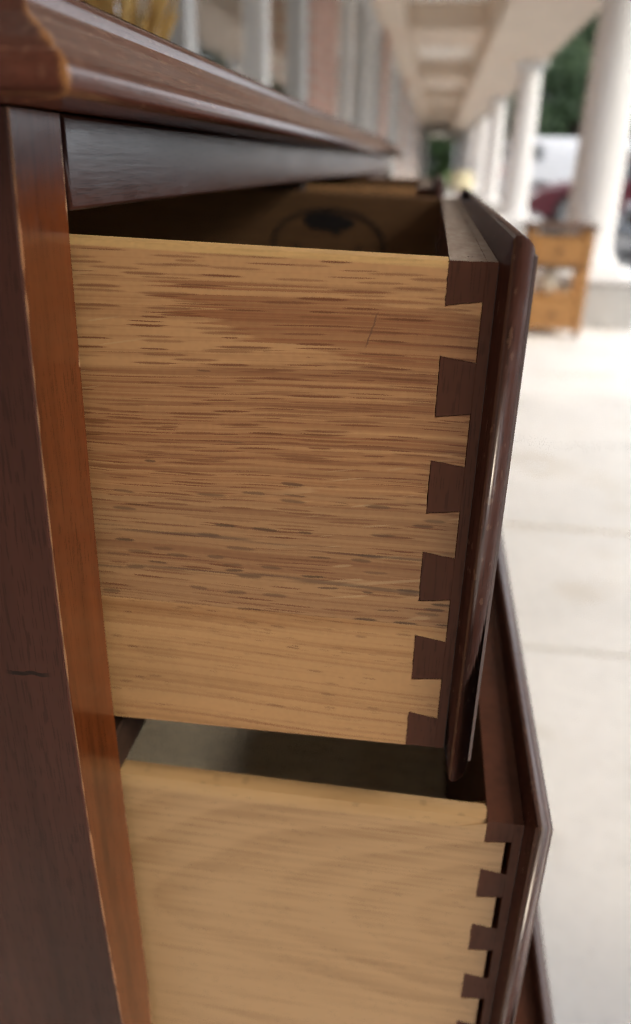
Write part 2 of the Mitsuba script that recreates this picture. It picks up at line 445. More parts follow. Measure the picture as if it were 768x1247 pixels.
for k in range(-2, 9):
    y0 = 4.80 + P * k                      # pier from y0 to y0 + 1.15
    pier = put('brick_pier', cbox((XW - .34, y0, 0.0), (XW, y0 + 1.12, HEAD), .004), 'brick', wall)
    a, b = y0 + 1.12, y0 + P
    put('low_wall', cbox((XW - .30, a + .002, 0.0), (XW - .02, b - .002, SILL - .05), .004), 'brick', wall)
    put('sill', cbox((XW - .30, a + .002, SILL - .05), (XW + .035, b - .002, SILL), .006), 'frame_white', wall)
    w = put('window', join(cbox((XW - .13, a + .003, HEAD - .12), (XW - .03, b - .003, HEAD - .002), .005), cbox((XW - .13, a + .003, SILL + .001), (XW - .03, b - .003, SILL + .09), .005)), 'frame_grey', wall)
    n = 5
    for q in range(n):
        yc = a + (b - a) * q / (n - 1)
        ws = .17 if q in (0, n - 1) else .11
        yc = min(max(yc, a + ws / 2 + .003), b - ws / 2 - .003)
        put('mullion', cbox((XW - .12, yc - ws / 2, SILL + .092), (XW - .018, yc + ws / 2, HEAD - .122), .006), 'frame_white' if q % 2 else 'frame_grey', w)
    for q in range(n - 1):
        pa, pb = a + (b - a) * q / (n - 1) + .04, a + (b - a) * (q + 1) / (n - 1) - .04
        put('pane', trimesh.Trimesh([[XW - .062, pa, SILL + .08], [XW - .062, pb, SILL + .08], [XW - .062, pb, HEAD - .11], [XW - .062, pa, HEAD - .11]], [[0, 1, 2], [0, 2, 3]], process=False), 'pane_glass', w)
put('header', cbox((XW - .34, -6, HEAD + .002), (XW - .001, 48, 3.4), .005), 'beige_trim', wall)
shop = put('shop_room', join(cbox((-4.8, -6, -.033), (XW - .345, 48, .02), .01)), 'shop_floor', kind='structure')
put('back_wall', cbox((-4.9, -6, .022), (-4.7, 48, 2.9), .01), 'shop_wall', 'shop_room')
put('ceiling', cbox((-4.69, -6, 2.8), (XW - .345, 48, 2.9), .01), 'shop_wall', 'shop_room')
put('end_wall', cbox((-4.69, -6, .022), (XW - .345, -5.9, 2.79), .01), 'shop_wall', 'shop_room')
put('end_wall', cbox((-4.69, 47.9, .022), (XW - .345, 48, 2.79), .01), 'shop_wall', 'shop_room')

# ------------------------------------------------------------------ porch roof
CX, COL0 = 1.07, 5.85
roof = thing('porch_roof', 'beige beamed porch ceiling running the length of the walkway', 'roof')
put('roof_slab', cbox((-5.0, -9, 2.72), (1.31, 48.3, 3.0), .02), 'ceiling_paint', roof)
put('edge_beam', cbox((.46, -8.9, 2.20), (1.26, 48.2, 2.715), .02), 'beige_trim', roof)
put('fascia', cbox((1.262, -8.95, 2.60), (1.30, 48.25, 2.716), .02), 'beige_trim', roof)
put('wall_beam', cbox((XW + .001, -8.9, 2.42), (-.47, 48.2, 2.715), .02), 'beige_trim', roof)
for k in range(-2, 9):
    yc = COL0 + P * k
    if k % 1 == 0:
        put('cross_beam', cbox((-.468, yc - .72, 2.44), (.458, yc + .72, 2.714), .02), 'beige_trim', roof)
    f = put('ceiling_light', lathe([(.10, 2.70), (.11, 2.688), (.11, 2.68), (.085, 2.674), (.02, 2.672)], 20, (0.03, yc + P / 2, 0)), 'frame_grey', roof, smooth=40)

# ------------------------------------------------------------------ columns
def col_paint(p, n, uv):
    return mi.Color3f(0.80, 0.80, 0.80) * (0.94 + 0.1 * fbm(p.x * 6, p.y * 6, p.z * 2, octaves=3))


mat('column_paint', col_paint, 0.45, 0.5)
mat('pedestal_grey', lambda p, n, uv: mi.Color3f(0.50, 0.495, 0.48) * (0.8 + 0.4 * fbm(p.x * 7, p.y * 7, p.z * 7)), 0.85, 0.3)
parts = {
    'pedestal': (cbox((-.30, -.30, 0.001), (.34, .30, .30), .015), 'pedestal_grey', False),
    'plinth': (join(cbox((-.325, -.325, .301), (.365, .325, .345), .01), cbox((-.22, -.22, .347), (.22, .22, .40), .01)), 'column_paint', False),
    'base': (lathe([(.20, .401), (.205, .42), (.20, .445), (.172, .455), (.168, .475), (.178, .485), (.176, .505), (.150, .52)], 32), 'column_paint', 40),
    'shaft': (lathe([(.164, .521), (.162, .9), (.155, 1.4), (.145, 1.95), (.143, 2.055)], 32), 'column_paint', 40),
    'capital': (join(lathe([(.144, 2.056), (.145, 2.065), (.145, 2.08), (.135, 2.09), (.16, 2.12), (.175, 2.14)], 32), cbox((-.19, -.19, 2.142), (.19, .19, 2.197), .008)), 'column_paint', 40),
}
made = {n: mikit.ply(m, b, smooth=s) for n, (m, b, s) in parts.items()}
ordin = ['nearest', 'second', 'third', 'fourth', 'fifth', 'sixth', 'seventh', 'eighth', 'ninth']
for k in range(-1, 9):
    lab = 'white column standing on the porch behind the viewpoint' if k < 0 else (
        'big white column at the right edge, beside the small nightstand' if k == 0 else f'{ordin[k]} white porch column from the front along the walkway')
    c = thing('porch_column', lab, 'column', 'columns along the porch')
    for n, s in made.items():
        scene[f'{c}__{n}'] = {**s, 'to_world': mi.ScalarTransform4f().translate([CX, COL0 + P * k, 0])}

# ------------------------------------------------------------------ the dresser
dres = thing('dresser', 'dark cherry dresser with its oak drawers pulled open, moulded top edge', 'dresser')
zs = np.concatenate([np.linspace(.0105, -.348, 26), [-.70, -.93]])


def post(y_out, y_in, mirror=False):
    rings = []
    for z in zs:
        b = bow(z)
        xf, yo, yi = XF - .0025 * b, y_out + (-.0032 * b), y_in - .0006 * b
        c = .0007
        r = [(-.165, yo, Z(z)), (xf - c, yo, Z(z)), (xf - .3 * c, yo + .3 * c, Z(z)), (xf, yo + c, Z(z)), (xf, yi - c, Z(z)), (xf - c, yi, Z(z)), (-.165, yi, Z(z))]
        rings.append(r)
    return loft(rings, flat=(0, 1))


def shade_sheet(y_out, t):
    rings = []
    for z in zs:
        b = bow(z)
        yo, xf = y_out - .0032 * b, XF - .0025 * b
        rings.append([(-.1648, yo - t, Z(z)), (xf - .0009, yo - t, Z(z)), (xf - .0006, yo - .00005, Z(z)), (-.1648, yo - .00005, Z(z))])
    return loft(rings, flat=(0, 1))


put('end_shade_sheet', shade_sheet(YE, .0006), 'end_wood', dres, label='dark sheet added on the corner post end, shade put into its colour')  # thin dark sheet added over the post's end face, shade in its colour
put('corner_post', post(YE, YI), 'post_wood', dres, smooth=40)
put('corner_post', post(1.826, 1.855), 'post_wood', dres, smooth=40)
put('top', rect_loft(2, (XB, XF, YE, YF), [(Z(.0112), .0262), (Z(.0117), .0277), (Z(.0130), .0286), (Z(.0155), .0288), (Z(.0178), .0281), (Z(.0196), .0266), (Z(.0206), .0247), (Z(.0210), .0240),
    (Z(.0216), .0238), (Z(.0232), .0222), (Z(.0254), .0188), (Z(.0274), .0158), (Z(.0288), .0146), (Z(.0304), .0141), (Z(.0309), .0136), (Z(.0311), .0112), (Z(.0345), .0108), (Z(.0362), .0100), (Z(.0375), .0082)]),
    'mould_wood', dres, smooth=38, label='reddish moulded top edge with worn corner')
put('top_rail', rect_loft(0, (.2302, 1.8258, Z(-.0150), Z(.0108)), [(-.128, 0), (XF - .0012, 0), (XF - .0003, -.0004), (XF + .0003, -.0014)]), 'rail_wood', dres, smooth=40)
for a, b in ((-.2290, -.2095), (-.4560, -.4370), (-.70, -.68)):
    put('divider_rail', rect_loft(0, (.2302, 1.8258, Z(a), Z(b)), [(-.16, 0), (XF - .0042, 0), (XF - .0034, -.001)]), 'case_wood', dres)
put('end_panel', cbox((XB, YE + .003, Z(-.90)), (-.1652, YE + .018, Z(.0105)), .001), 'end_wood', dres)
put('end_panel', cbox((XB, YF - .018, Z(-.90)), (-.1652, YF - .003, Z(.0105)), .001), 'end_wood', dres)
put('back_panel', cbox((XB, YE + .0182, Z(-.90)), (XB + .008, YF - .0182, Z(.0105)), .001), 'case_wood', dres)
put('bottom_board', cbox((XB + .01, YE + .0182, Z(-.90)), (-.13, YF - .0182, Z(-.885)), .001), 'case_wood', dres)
put('base_board', cbox((XB, YE - .010, Z(-.999)), (XF + .012, YF + .010, Z(-.931)), .006), 'rail_wood', dres)
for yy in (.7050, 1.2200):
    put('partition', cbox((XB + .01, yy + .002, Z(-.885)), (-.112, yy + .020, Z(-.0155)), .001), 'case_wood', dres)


def drawer(y0, y1, zt, zb, xs, tilt, pins, tail_len, sock, boards, round_top, xback, key='drawer', lip_up=.0078, label=None, detailed=True):
    """an open half-blind dovetailed drawer; xs shifts it out of the case. pins = [(z top, z bottom)] of the pins at the base line"""
    TH = .0120
    xb = .0055 + xs
    xe = xb + sock                      # end of the sockets
    xo = xb + max(sock, .0108) + .0032  # outer face of the block, where the lip starts
    rnd = random.Random(int(y0 * 1000) + int(-zt * 1000))
    # side outline in (x, z)
    tails, pol_pin = [], []
    pz = [(a, b) for a, b in pins]
    fl = .0017
    for i, (a, b) in enumerate(pz):
        fa = fl if i else 0.0
        fb = fl if i < len(pz) - 1 else 0.0
        pp = np.array(shapely.segmentize(Polygon([(xb, a), (xb, b), (xe + .001, b + fb), (xe + .001, a - fa)]), .0014).exterior.coords)[:-1]
        if detailed:
            pp = pp + np.array([[rnd.gauss(0, .00011), rnd.gauss(0, .00007)] for _ in pp])
        pol_pin.append(Polygon(pp))
    pin = shapely.union_all(pol_pin)
    left = xback
    zl = lambda x: zt + tilt * (xb - x)
    zlb = lambda x: zb - tilt * .9 * (xb - x)
    whole = Polygon([(left, zl(left)), (xb, zt), (xb + tail_len, zt), (xb + tail_len, zb), (xb, zb), (left, zlb(left))])
    side = whole.difference(pin.buffer(.00016, join_style=2)).buffer(-.00003)
    if side.geom_type != 'Polygon':
        side = max(side.geoms, key=lambda s: s.area)
    d = f'{dres}__{key_part(key)}'

    def extr(poly, ya, yb, ch=0.0, top=None):
        out = []
        for g_ in getattr(poly, 'geoms', [poly]):
            if g_.area < 1e-9:
                continue
            g_ = shapely.segmentize(g_, .0015) if detailed else g_
            c = np.array(g_.exterior.coords)[:-1]
            if detailed and top is not None:
                rag = np.abs(c[:, 1] - np.array([zlb(x) for x in c[:, 0]])) < 3e-4
                c[:, 1] += np.where(rag, [rnd.gauss(0, .00022) for _ in c], 0)

            def ring(y, drop):
                zz = c[:, 1].copy()
                if top is not None:
                    lim = np.array([zl(x) for x in c[:, 0]])
                    zz = np.where(np.abs(zz - lim) < 2e-4, zz - drop, zz)
                zz = zz + (zz < zb + .006) * 0
                return np.stack([c[:, 0], np.full(len(c), y), Z(zz)], 1)
            if top is None:
                rr = [ring(ya, 0), ring(yb, 0)]
            else:
                r = top
                rr = [ring(ya, r), ring(ya + .12 * r, .5 * r), ring(ya + .4 * r, .16 * r), ring(ya + r, 0), ring(yb - r, 0), ring(yb - .4 * r, .16 * r), ring(yb, r)]
            out.append(loft(rr, flat=(0, 2)))
        return join(*out)

    # front block with its pins (near and far) = the drawer front's back layer
    blk = cbox((xe, y0 + .0002, Z(zb)), (xo, y1 - .0002, Z(zt)), .00006)
    core = cbox((xb, y0 + TH, Z(zb)), (xe - .00005, y1 - TH, Z(zt)), .00005)
    pin_solid = shapely.union_all([q for q in pol_pin]).intersection(sbox(xb, zb, xe - .00005, zt))
    near = extr(pin_solid, y0 + .0002, y0 + TH - .00005)
    far = extr(pin_solid, y1 - TH + .00005, y1 - .0002)
    scene_key = d
    scene[scene_key] = mikit.ply(join(blk, core, near, far), 'front_wood_sheen' if zt > -.1 else 'front_wood', smooth=False)
    if label:
        labels[scene_key] = {'label': label}
    # sides, in glued boards
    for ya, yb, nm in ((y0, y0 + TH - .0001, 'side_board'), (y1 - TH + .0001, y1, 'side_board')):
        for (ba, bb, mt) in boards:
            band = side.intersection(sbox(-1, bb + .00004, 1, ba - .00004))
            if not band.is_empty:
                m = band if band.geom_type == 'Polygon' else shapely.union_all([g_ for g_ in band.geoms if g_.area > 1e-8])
                put(nm, extr(m, ya, yb, top=round_top if ba > zt else None), mt if ya == y0 else 'inside_wood', d, smooth=35)  # far side board takes a darker wood, its shade put into the colour
    # lip round the front: a thumbnail moulding with a stepped field
    prof = [(xo - .0006, -.0008), (xo + .0002, -.0006), (xo + .0016, .0034), (xo + .0027, .0071), (xo + .0033, .0078)]
    for t in np.radians(np.linspace(0, 60, 9)):        # thumbnail round of the lip
        prof.append((xo + .0040 + .0060 * math.sin(t), -.0003 + .0083 * math.cos(t)))
    xq = prof[-1][0]
    prof += [(xq + .0001, .0024), (xq + .0012, .0022)]
    rect = (y0, y1, Z(zb), Z(zt))
    lip = rect_loft(0, rect, prof)
    put('front_lip', lip, 'lip_wood', d, smooth=24)
    # back and bottom of the box
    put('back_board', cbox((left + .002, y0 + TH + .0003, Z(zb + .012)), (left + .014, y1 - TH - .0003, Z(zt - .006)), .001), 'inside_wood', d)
    put('bottom_board', cbox((left + .015, y0 + TH + .0003, Z(zb + .024)), (xb - .0003, y1 - TH - .0003, Z(zb + .030)), .0005), 'bottom_panel', d)
    # two pulls on the outer face (a ring of brass on a rosette)
    for f in (.5,):
        yc, zc = y0 + f * (y1 - y0), Z((zt + zb) / 2)
        a = np.linspace(-np.pi, 0, 15)
        bail = tube(np.stack([np.full(15, xo + .022) - .006 * np.abs(np.cos(a)), yc + .036 * np.cos(a), zc + .026 * np.sin(a)], 1), .0028, 8)
        ros = [lathe([(.0, 0.0), (.012, 0.0), (.011, .002), (.005, .004), (.0045, .010), (.0, .011)], 16) for _ in (0, 1)]
        for m_, s in zip(ros, (-1, 1)):
            m_.apply_transform(trimesh.transformations.rotation_matrix(np.pi / 2, (0, 1, 0)))
            m_.apply_translation((xo + .0115, yc + s * .036, zc))
        put('pull', join(bail, *ros), 'brass', d, smooth=40)
    return d


def key_part(name):
    return key_for(f'{dres}__{name}')[len(dres) + 2:]


pins_a = [(-.0250, -.0377), (-.0528, -.0718), (-.0863, -.1048), (-.1191, -.1383), (-.1524, -.1713), (-.1862, -.2016)]
top_drawer = drawer(.2349, .7000, -.0250, -.2016, 0.0, .021, pins_a, .0106, .0108,
                    [(.05, -.1482, 'oak_a'), (-.1482, -.3, 'oak_c')], .0022, -.420,
                    label='top drawer of striped oak with six dovetail pins')
pins_b = [(-.2350, -.2461), (-.2610, -.2771), (-.2931, -.3095), (-.3249, -.3416), (-.3575, -.3740), (-.3900, -.4070), (-.4220, -.4300)]
low_drawer = drawer(.2349, .7000, -.2350, -.4300, .0345, .003, pins_b, .0079, .0105, [(.05, -.9, 'blonde_oak')], .0050, -.400,
                    label='middle drawer of pale blonde wood, pulled out further')
pins_c = [(z + -.226, w + -.226) for z, w in pins_b]
third = drawer(.2349, .7000, -.4610, -.6560, .0780, .003, pins_c, .0079, .0105, [(.05, -.9, 'blonde_oak')], .0050, -.380,
               label='third drawer, pulled out furthest')
pins_d = [(z + .0055, w + .0055) for z, w in pins_a]
second_col = drawer(  .7400, 1.2050, -.0195, -.1961, -.022, .004, pins_d, .0106, .0108, [(.05, -.9, 'oak_c')], .0022, -.420, detailed=False,
                    label='open oak drawer beyond the nearest one')
# closed drawers: only their lipped fronts show
for (y0, y1, zt, zb) in ((.740, 1.205, -.235, -.430), (.740, 1.205, -.461, -.656), (1.255, 1.820, -.0225, -.2016), (1.255, 1.820, -.235, -.430), (1.255, 1.820, -.461, -.656),
                         (.2349, .700, -.705, -.880), (.740, 1.205, -.705, -.880), (1.255, 1.820, -.705, -.880)):
    k = f'{dres}__{key_part("closed_drawer")}'
    xo = XF - .002
    scene[k] = mikit.ply(rect_loft(0, (y0, y1, Z(zb), Z(zt)), [(xo - .25, -.004), (xo - .004, -.004), (xo + .0031, .0040), (xo + .0052, .0045), (xo + .0078, .003), (xo + .0095, -.001), (xo + .0108, -.002), (xo + .0125, -.003)]), 'lip_wood', smooth=38)
# maker's oval printed inside the far side of the top drawer
yst = .7000 - .0120 + .0001 - .0006
cx_, cz_, ra, rb = -.0866, -.0640, .0480, .0290
a = np.linspace(0, 2 * np.pi, 72, endpoint=False)


def flat_xz(poly, y):
    out = []
    for g_ in getattr(poly, 'geoms', [poly]):
        m = trimesh.creation.extrude_polygon(g_, .0004, engine='earcut')
        m.apply_transform(np.array([[1, 0, 0, 0], [0, 0, 1, y], [0, 1, 0, CAM_Z], [0, 0, 0, 1.]]))
        out.append(m)
    return join(*out)


ell = lambda s: Polygon(np.stack([cx_ + (ra - s) * np.cos(a), cz_ + (rb - s) * np.sin(a)], 1))
ink = [ell(0).difference(ell(.0018)), ell(.0030).difference(ell(.0036))]
emb = Polygon([(-.107, -.0435), (-.101, -.0400), (-.090, -.0392), (-.079, -.0405), (-.070, -.0435), (-.064, -.0460), (-.068, -.0500), (-.076, -.0520), (-.080, -.0575), (-.084, -.0530), (-.092, -.0525), (-.100, -.0515), (-.106, -.0475)])
ink.append(emb.buffer(.001).buffer(-.0005))
for i in range(15):                                  # two curved rows of worn, unreadable lettering
    t = np.pi * (1.10 + .80 * i / 14)
    for rr, hh in ((.80, .0042), (.58, .0028)):
        px, pz = cx_ + ra * rr * np.cos(t), cz_ + rb * rr * np.sin(t) + (.004 if rr < .7 else 0)
        ink.append(sbox(px - .0011, pz - hh / 2, px + .0011, pz + hh / 2))
put('oval_stamp', flat_xz(shapely.union_all(ink), yst), 'stamp_ink', top_drawer, label='dark oval stamp inside the drawer, too worn to read')

# ------------------------------------------------------------------ nightstand by the first column
def honey(p, n, uv):
    t = fbm(p.x * 8, p.z * 40, p.y * 8, octaves=3)
    g_ = fbm(p.x * 14, p.z * 300, p.y * 30, octaves=2)
    return mix((0.46, 0.235, 0.075), (0.30, 0.135, 0.040), dr.clip(1.2 * (t - .2) + .6 * (g_ - .5), 0, 1))


mat('honey_wood', honey, 0.4, 0.5)
mat('walnut', dark_wood((0.11, 0.055, 0.03), (0.06, 0.03, 0.018), 0, 19), 0.45, 0.4)
ns = thing('nightstand', 'small honey brown nightstand with two drawers and an open shelf, by the big column', 'nightstand')
nx0, nx1, ny0, ny1, nz = .60, .985, 5.17, 5.50, .68
put('top', cbox((nx0 - .02, ny0 - .02, nz - .028), (nx1 + .02, ny1 + .01, nz), .008), 'walnut', ns)
for x in (nx0, nx1 - .045):
    for y in (ny0, ny1 - .045):
        put('leg', cbox((x, y, .035), (x + .045, y + .045, nz - .029), .004), 'honey_wood', ns)
        put('foot', lathe([(.012, .001), (.020, .006), (.022, .02), (.018, .034)], 14, (x + .0225, y + .0225, 0)), 'walnut', ns, smooth=40)
for s, (za, zb_) in enumerate(((.445, .615), (.055, .235))):
    d_ = put('drawer', cbox((nx0 + .048, ny0 + .006, za), (nx1 - .048, ny1 - .05, zb_), .006), 'honey_wood', ns)
    put('knob', lathe([(.006, 0), (.006, .012), (.016, .018), (.014, .026), (.004, .029)], 14).apply_transform(
        trimesh.transformations.translation_matrix(((nx0 + nx1) / 2, ny0 + .005, (za + zb_) / 2)) @ trimesh.transformations.rotation_matrix(np.pi / 2, (1, 0, 0))), 'walnut', ns, smooth=40)
put('shelf', cbox((nx0 + .046, ny0 + .004, .240), (nx1 - .046, ny1 - .004, .258), .003), 'honey_wood', ns)
put('rail', cbox((nx0 + .046, ny0 + .004, .422), (nx1 - .046, ny1 - .004, .440), .003), 'walnut', ns)
mat('cream_glaze', (0.66, 0.58, 0.46), 0.35, 0.5)
put('jug', lathe([(.035, 0), (.055, .02), (.068, .06), (.060, .10), (.040, .125), (.044, .14), (.036, .141), (.034, .12)], 20, (.76, 5.3, .259)), 'cream_glaze', smooth=40,
    label='cream pottery jug standing on the open shelf of the nightstand', cat='jug')

# ------------------------------------------------------------------ lamp on a side table further along
tb = thing('side_table', 'small brown side table along the walkway under the cream lamp', 'side table')
tx, ty, th = .118, 4.1, .68
put('table_top', cbox((tx - .22, ty - .22, th - .025), (tx + .22, ty + .22, th), .006), 'walnut', tb)
put('apron', cbox((tx - .18, ty - .18, th - .10), (tx + .18, ty + .18, th - .026), .004), 'walnut', tb)
for sx in (-1, 1):
    for sy in (-1, 1):
        put('leg', loft([[(tx + sx * .175 + a_ * w, ty + sy * .175 + b_ * w, z) for a_, b_ in ((-1, -1), (1, -1), (1, 1), (-1, 1))] for z, w in ((.001, .012), (th - .101, .02))], flat=(0, 1)), 'walnut', tb)
lp = thing('table_lamp', 'table lamp with cream shade and pale pink base, on the side table', 'lamp')
mat('shade_cloth', (0.78, 0.73, 0.52), 0.8, 0.2)
mat('pink_glaze', (0.74, 0.62, 0.66), 0.25, 0.5)
put('base', lathe([(.055, th + .001), (.058, th + .015), (.030, th + .03), (.045, th + .07), (.055, th + .12), (.040, th + .165), (.016, th + .19), (.012, th + .235)], 20, (tx, ty, 0)), 'pink_glaze', lp, smooth=50)
put('lamp_shade', lathe([(.064, th + .217), (.066, th + .215), (.050, th + .292), (.047, th + .290), (.063, th + .219)], 28, (tx, ty, 0)), 'shade_cloth', lp, smooth=50)

# ------------------------------------------------------------------ dried grass in a basket on the dresser
mat('straw', lambda p, n, uv: mix((0.62, 0.45, 0.19), (0.50, 0.33, 0.12), noise(p.x * 60, p.y * 60, p.z * 6)), 0.8, 0.2)
bk = thing('basket', 'woven basket of golden dried grass standing on the dresser top', 'basket')
bx_, by_, bz_ = -.425, 1.150, Z(.0378)
put('weave', lathe([(.075, 0.0)] + [(.08 + .012 * i / 7 + .0025 * (-1) ** i, .006 + .075 * i / 8) for i in range(9)] + [(.086, .078), (.074, .012)], 26, (bx_, by_, bz_)), 'straw', bk)
stalks = []
for i in range(60):
    an, r0, sp = rng.uniform(0, 6.28), rng.uniform(0, .05), rng.uniform(.01, .06)
    h = rng.uniform(.10, .20)
    p0 = np.array([bx_ + r0 * np.cos(an), by_ + r0 * np.sin(an), bz_ + .014])
    t = np.linspace(0, 1, 5)
    pts = p0 + np.stack([sp * np.cos(an) * t ** 2, sp * np.sin(an) * t ** 2, h * t], 1)
    stalks.append(tube(pts, np.array([.0012, .0012, .0018, .0040, .0012]), 5))
put('dried_grass', join(*stalks), 'straw', bk, kind='stuff', smooth=50)

# ------------------------------------------------------------------ cars in the lot
mat('car_white', (0.60, 0.62, 0.66), 0.25, 0.5, clearcoat=1.0, clearcoat_gloss=0.95)
mat('car_maroon', (0.085, 0.008, 0.016), 0.25, 0.5, clearcoat=1.0, clearcoat_gloss=0.97)
mat('car_blue', (0.10, 0.14, 0.20), 0.25, 0.5, clearcoat=1.0, clearcoat_gloss=0.95)
mat('car_glass', (0.015, 0.018, 0.02), 0.06, 0.7)
mat('tyre', (0.022, 0.022, 0.023), 0.85, 0.3)
mat('wheel_metal', (0.5, 0.5, 0.51), 0.3, 0.5, metallic=0.8)
mat('headlight_lens', (0.75, 0.77, 0.8), 0.1, 0.6)
mat('trim_black', (0.02, 0.02, 0.021), 0.5, 0.4)
mat('tail_red', (0.35, 0.01, 0.01), 0.15, 0.6)


def car(label, bsdf, x, y, suv, L=4.5, W=1.8, H=None):
    """nose towards -x at the given x; the lot lies at z = -0.12"""
    c = thing('parked_car', label, 'car', 'cars parked in the lot')
    z0 = -.12
    H = H or (1.72 if suv else 1.42)
    hood, tail = (1.02, 1.10) if suv else (.86, .98)
    low = .24
    wb = (.82, L - .90)
    def arch(cx):
        return [(cx + .37 * math.cos(t), max(low, .33 + .37 * math.sin(t))) for t in np.linspace(math.pi, 0, 9)]
    lower = [(.06, low + .1), (wb[0] - .40, low)] + arch(wb[0]) + arch(wb[1]) + [(L - .12, low), (L - .02, .45), (L, .70), (L - .06, tail)]
    shoulder = [(L - .5, tail + .03), (1.35, hood + .05), (.75, hood - .02), (.22, hood - .14), (.03, hood - .32), (.0, .5)]
    out = np.array(lower + shoulder)
    rings = []
    for f, inset in ((-1, .10), (-.96, .03), (-.86, 0.0), (.86, 0.0), (.96, .03), (1, .10)):
        cz = .6
        o = out.copy()
        o[:, 0] = L / 2 + (o[:, 0] - L / 2) * (1 - inset * .25)
        top = o[:, 1] > cz
        o[top, 1] = cz + (o[top, 1] - cz) * (1 - inset * .9)
        rings.append(np.stack([x + o[:, 0], np.full(len(o), y + f * W / 2), z0 + o[:, 1]], 1))
    put('body', loft(rings, flat=(0, 2)), bsdf, c, smooth=35)
    if suv:
        gl = [(1.20, hood + .02), (1.95, H - .04), (L - .55, H - .06), (L - .10, tail)]
        rf = [(1.82, H - .06), (2.2, H), (L - .9, H), (L - .45, H - .07)]
    else:
        gl = [(1.30, hood + .02), (2.05, H - .05), (3.05, H - .05), (L - .55, tail)]
        rf = [(1.92, H - .07), (2.3, H), (2.9, H - .005), (3.22, H - .09)]
    def shell(poly, w0, w1, zlo, zhi, base=None):
        o = np.array(poly)
        r = []
        for s in (-1, 1):
            hw = w0 + (w1 - w0) * np.clip((o[:, 1] - zlo) / (zhi - zlo), 0, 1)
            r.append(np.stack([x + o[:, 0], y + s * hw, z0 + o[:, 1]], 1))
        return loft(r, flat=(0, 2))
    put('window', shell(gl, W / 2 - .08, W / 2 - .27, hood, H), 'car_glass', c)
    put('roof', shell(rf + [(rf[-1][0] - .02, rf[-1][1] - .03), (rf[0][0] + .06, rf[0][1] - .02)], W / 2 - .255, W / 2 - .30, H - .1, H), bsdf, c, smooth=35)
    for px in ([1.27, 2.55, L - .62] if suv else [1.36, 2.6, L - .95]):
        top = (min(px + .68, 1.93 if px < 1.5 else px + .02) if px < 1.5 else px + (.0 if px < 3 else -.1))
        for s in (-1, 1):
            a_ = np.array([x + px, y + s * (W / 2 - .07), z0 + hood + .03])
            b_ = np.array([x + top, y + s * (W / 2 - .255), z0 + H - .05])
            put('pillar', tube([a_, (a_ + b_) / 2 + (0, s * .012, .01), b_], .035, 6), bsdf, c, smooth=40)
    for cx in wb:
        for s in (-1, 1):
            w_ = lathe([(.21, -.10), (.31, -.10), (.335, -.08), (.335, .08), (.31, .10), (.21, .10)], 26)
            w_.apply_transform(trimesh.transformations.rotation_matrix(np.pi / 2, (1, 0, 0)))
            w_.apply_translation((x + cx, y + s * (W / 2 - .13), z0 + .337))
            k = put('wheel', w_, 'tyre', c, smooth=40)
            r_ = lathe([(.02, -.115), (.05, -.112), (.06, -.098), (.18, -.104), (.205, -.108), (.208, -.09)], 20)
            r_.apply_transform(trimesh.transformations.rotation_matrix(s * np.pi / 2, (1, 0, 0)))
            r_.apply_translation((x + cx, y + s * (W / 2 - .13), z0 + .337))
            put('rim', r_, 'wheel_metal', k, smooth=40)
    for s in (-1, 1):
        put('headlight', cbox((x + .05, y + s * (W / 2 - .12) - .17 * (s > 0), z0 + hood - .31), (x + .20, y + s * (W / 2 - .12) + .17 * (s < 0), z0 + hood - .19), .03), 'headlight_lens', c, smooth=40)
        put('tail_light', cbox((x + L - .14, y + s * (W / 2 - .10) - .15 * (s > 0), z0 + .72), (x + L + .005, y + s * (W / 2 - .10) + .15 * (s < 0), z0 + .90), .02), 'tail_red', c)
        put('mirror', cbox((x + 1.5, y + s * (W / 2 + .0), z0 + hood + .06), (x + 1.62, y + s * (W / 2 + .17), z0 + hood + .19), .03), bsdf, c, smooth=40)
    put('grille', cbox((x - .012, y - .42, z0 + .40), (x + .06, y + .42, z0 + hood - .24), .02), 'trim_black', c)
    put('bumper', cbox((x - .03, y - W / 2 + .12, z0 + .24), (x + .12, y + W / 2 - .12, z0 + .39), .03), bsdf, c, smooth=40)


